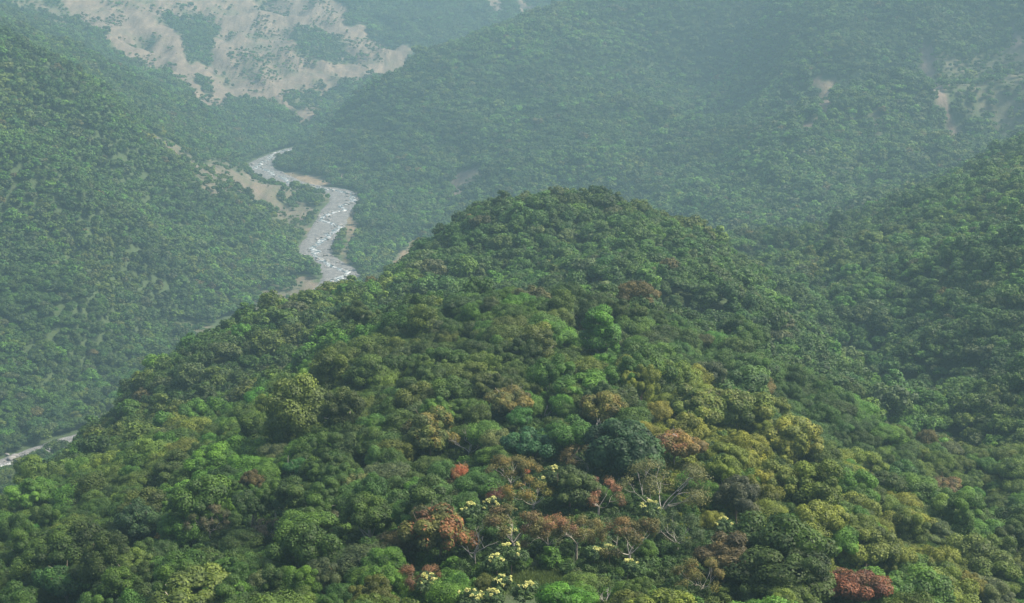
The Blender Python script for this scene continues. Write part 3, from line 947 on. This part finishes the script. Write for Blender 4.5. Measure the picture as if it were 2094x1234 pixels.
# the grassy clearing and the fallen logs on the bare soil
GC = on_ground(1095, 1188, .5)
CLEAR.append((GC[0], GC[1], 6.5))
CLEAR.append((GC[0] - 4, GC[1] - 3, 4.5))
for k in (9, 16, 23):
    CLEAR.append((GC[0] * (1 - k / GC[1]), GC[1] - k, 6.5))
nb = 9000
gr = np.random.default_rng(77)
bx, by = GC[0] + gr.normal(0, 4.2, nb), GC[1] + gr.normal(0, 3.6, nb)
bz = gridz(bx, by)
Hh = gr.uniform(.5, 1.2, nb)
aa = gr.uniform(0, 6.28, nb)
P0 = np.stack([bx, by, bz + ZC - .1], 1)
side = np.stack([np.cos(aa), np.sin(aa), aa * 0], 1) * .10
tip = P0 + np.stack([gr.normal(0, .35, nb), gr.normal(0, .35, nb), Hh], 1)
V = np.stack([P0 - side, P0 + side, tip], 1).reshape(-1, 3)
go_ = link('grass', mesh_from('grass', V, 3, np.arange(len(V)), [leaf_mat('grass_blades', (.075, .115, .028))], [('lv', 'FACE', 'FLOAT', gr.random(nb))]))
tag(go_, 'rough yellowish green grass in the small clearing', kind='stuff')
for k, (a, b, L, ang) in enumerate([(1178, 888, 2.6, .2), (1192, 893, 1.9, 2.7), (1203, 886, 1.6, 1.2)]):
    r = np.random.default_rng(900 + k)
    g0 = on_ground(a, b, .2)
    v = np.array((math.cos(ang), math.sin(ang), .05)) * L
    t_, f_ = tube(bend(-v, v, r, .05), np.linspace(.2, .12, 5), 7)
    o = link('fallen_log', mesh_from('fallen_log', t_, 4, f_, [M_DEAD], smooth=True))
    o.location = (*g0[:2], g0[2] + ZC + .35)
    tag(o, ['longest pale log lying on the bare soil patch', 'middle pale log lying on the bare soil patch', 'shortest pale log on the bare soil by the white dead tree'][k], 'log', 'logs on the bare soil patch')
for t in np.linspace(0, 1, 3):
    q = on_ground(1188, 884, .3)
    CLEAR.append((q[0], q[1] - 6 + 8 * t, 4.0))

# ------------------------------------------------------------------ the single trees nearest the lookout, the rest as forest
blocked = np.zeros(X.shape, bool)
near = Y < 900
for cx_, cy_, R in CLEAR:
    blocked |= near & (np.hypot(X - cx_, Y - cy_) < .62 * R + 2.0 * SC)
_tx, _ty, _td = project(X, Y, Z + 7.0 * SC)
_tw = 3.6 * SC * FPX / _td
for ox, oy, ow, oh, oY in OPEN:
    blocked |= near & (Y < oY) & (np.abs(_tx - ox) < ow + .55 * _tw) & (_ty - .7 * _tw < oy + oh) & (_ty > oy - .3 * oh) & (Y > oY - 60)
X, Y, Z, SC, TN, SH, B = (q[~blocked] for q in (X, Y, Z, SC, TN, SH, B))
px, py, dep = project(X, Y, Z + 6.5 * SC)
framed = (px > -25) & (px < 2119) & (py < 1255) & (Y < 620)
clearsight = sees(X, Y, Z + 9 * SC, 2.0)
cand = np.where(framed & clearsight)[0]
cand = cand[np.argsort(-(SC[cand] / dep[cand]))]
N_SINGLE = 300 - len(SPECIAL) - 1
single = cand[:N_SINGLE]
RT = rng.uniform(0, 6.283, X.shape)
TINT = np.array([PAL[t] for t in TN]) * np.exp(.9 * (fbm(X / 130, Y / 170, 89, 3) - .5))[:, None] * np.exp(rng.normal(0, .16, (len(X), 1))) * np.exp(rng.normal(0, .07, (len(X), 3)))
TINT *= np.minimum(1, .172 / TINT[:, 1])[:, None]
SXY = SC * np.exp(rng.normal(0, .14, X.shape))

LM = np.array([(a, b) for a, b, _ in landmarks])
ORD = ['nearest', 'second', 'third', 'fourth', 'fifth', 'sixth', 'seventh', 'eighth', 'ninth', 'tenth', 'eleventh', 'twelfth']
def where(dx, dy):
    a = math.degrees(math.atan2(-dy, dx))
    return ['right of', 'above right of', 'above', 'above left of', 'left of', 'below left of', 'below', 'below right of'][int(((a + 22.5) % 360) // 45)]
labels, buckets = {}, {}
for i in single:
    d = np.hypot(LM[:, 0] - px[i], LM[:, 1] - py[i])
    j = int(d.argmin())
    key = (TN[i], SHAPES[SH[i]], where(px[i] - LM[j, 0], py[i] - LM[j, 1]), j)
    buckets.setdefault(key, []).append((d[j], i))
for (tn, shp, wh, j), v in buckets.items():
    v.sort()
    for k, (_, i) in enumerate(v):
        first = '' if len(v) == 1 else (ORD[k] if k < len(ORD) else 'outermost') + ' '
        labels[i] = f'{first}{WORDS[tn]} {SHAPE_WORD[shp]} tree {wh} {landmarks[j][2]}'
for i in single:
    root = bpy.data.objects.new('broadleaf_tree', None)
    col.objects.link(root)
    root.location = (X[i], Y[i], Z[i] + ZC)
    root.rotation_euler = (0, 0, RT[i])
    root.scale = (SXY[i], SXY[i], SC[i])
    tag(root, labels[i], 'tree', GROUP)
    o = link('crown', hi[SH[i]], root)
    o.location = (0, 0, 6.5)
    o.rotation_euler = (rng.normal(0, .13), rng.normal(0, .13), 0)
    o.color = (*TINT[i], 1)
    link('trunk', trunks[SH[i]], root)

rest = np.ones(X.shape, bool)
rest[single] = False
def zone_of(x, y):
    d, _ = river_dist(x, y)
    return d
def emit(name, sel, coll, nproto, label):
    k = np.where(sel)[0]
    if not len(k):
        return
    rot = np.stack([rng.normal(0, .05, len(k)), rng.normal(0, .05, len(k)), RT[k]], 1)
    scl = np.stack([SXY[k], SXY[k], SC[k] * .95], 1)
    scatter(name, X[k], Y[k], Z[k], rot, scl, SH[k] % nproto, TINT[k], coll, label)
emit('forest', rest & (Y < 560), C_NEAR, 8, 'green forest canopy around the single trees of the near ridge')
emit('forest', rest & (Y >= 560) & (Y < 1480), C_MID, 8, 'hazy green forest on the further knolls and right slopes')
rv_x = np.interp(Y, riv_s[:, 1], riv_s[:, 0]) if False else None
big = Y >= 1480
lefth = big & (X < -120) & (Y < 2980)
rightm = big & ~lefth & ((X > -120) & (Y < 3270))
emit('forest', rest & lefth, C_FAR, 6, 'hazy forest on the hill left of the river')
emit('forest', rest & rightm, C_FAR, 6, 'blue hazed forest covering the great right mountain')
emit('forest', rest & big & ~lefth & ~rightm, C_FAR, 6, 'pale hazed scrub on the landslide mountain')

# undergrowth between the near trees
U = hexgrid(3.6, 165, 620, rng)
ux, uy = U[:, 0], U[:, 1]
uz = gridz(ux, uy)
ok = sees(ux, uy, uz + 8, 0)
for cx_, cy_, R in CLEAR[-10:]:
    ok &= np.hypot(ux - cx_, uy - cy_) > R
ux, uy, uz = ux[ok], uy[ok], uz[ok]
us = rng.uniform(.3, .6, ux.shape)
ut = np.array([PAL[t] for t in pick_tints(ux, uy, rng)]) * .9
scatter('undergrowth', ux, uy, uz - 6.5 * us + us * 3.2, np.stack([ux * 0, ux * 0, rng.uniform(0, 6.28, ux.shape)], 1), np.stack([us, us, us], 1),
        rng.integers(0, 8, ux.shape), ut, C_MID, 'low leafy undergrowth between the near trees')

# ------------------------------------------------------------------ boulders in the stream
r = np.random.default_rng(99)
bms = []
for k in range(5):
    v, f = ICO1 if k < 2 else ICO2
    v = v * (1 + .22 * r.normal(size=(len(v), 1)) * .7) * np.array((1, .8, .62))
    bms.append(mesh_from('boulder', v, 3, f.ravel(), [M_STONE]))
bsel = [(i, j) for i in range(len(riv_s)) for j in range(3)]
n_b = 0
cen = watXY[:, 2]
while n_b < 260:
    i = r.integers(0, len(riv_s))
    x_, y_ = cen[i] + r.normal(0, 7.5, 2)
    pxx, pyy, _ = project(x_, y_, riv_s[i, 2])
    if not (0 < pxx < 2094 and 0 < pyy < 1234):
        continue
    if not sees(np.array([x_]), np.array([y_]), np.array([riv_s[i, 2] + 3]), 4)[0]:
        n_b += .02
        continue
    n_b = int(n_b) + 1
    o = link('boulder', bms[r.integers(0, 5)])
    s = .9 + 2.4 * r.random() ** 2
    o.location = (x_, y_, riv_s[i, 2] + ZC + .6)
    o.scale = (s * 1.3, s, s)
    o.rotation_euler.z = r.uniform(0, 6.28)
    tag(o, 'grey boulder in the white stream of the far riverbed', 'boulder', 'boulders in the stream')

# ------------------------------------------------------------------ haze
zt = max(float(GZ.max()) + ZC + 40, ZC + 25)
zb = float(min(GZ.min(), riv_s[:, 2].min())) + ZC - 1.5
x0, x1, y0, y1 = -2300, 2450, -800, 6200
V = [(x, y, z) for z in (zb, zt) for x, y in ((x0, y0), (x1, y0), (x1, y1), (x0, y1))]
F = [(0, 3, 2, 1), (4, 5, 6, 7), (0, 1, 5, 4), (1, 2, 6, 5), (2, 3, 7, 6), (3, 0, 4, 7)]
m = bpy.data.materials.new('haze_air')
m.use_nodes = True
m.node_tree.nodes.clear()
out = m.node_tree.nodes.new('ShaderNodeOutputMaterial')
pv = m.node_tree.nodes.new('ShaderNodeVolumePrincipled')
pv.inputs['Color'].default_value = HAZE_COLOR
pv.inputs['Density'].default_value = HAZE_DENSITY
pv.inputs['Anisotropy'].default_value = 0.2
m.node_tree.links.new(pv.outputs[0], out.inputs['Volume'])
tag(link('haze', mesh_from('haze', np.array(V, float), 4, np.array(F), [m])), 'thin bluish haze filling the valley', kind='stuff')
print('TREES', len(X), 'singles', len(single), 'terrain z', GZ.min(), GZ.max())
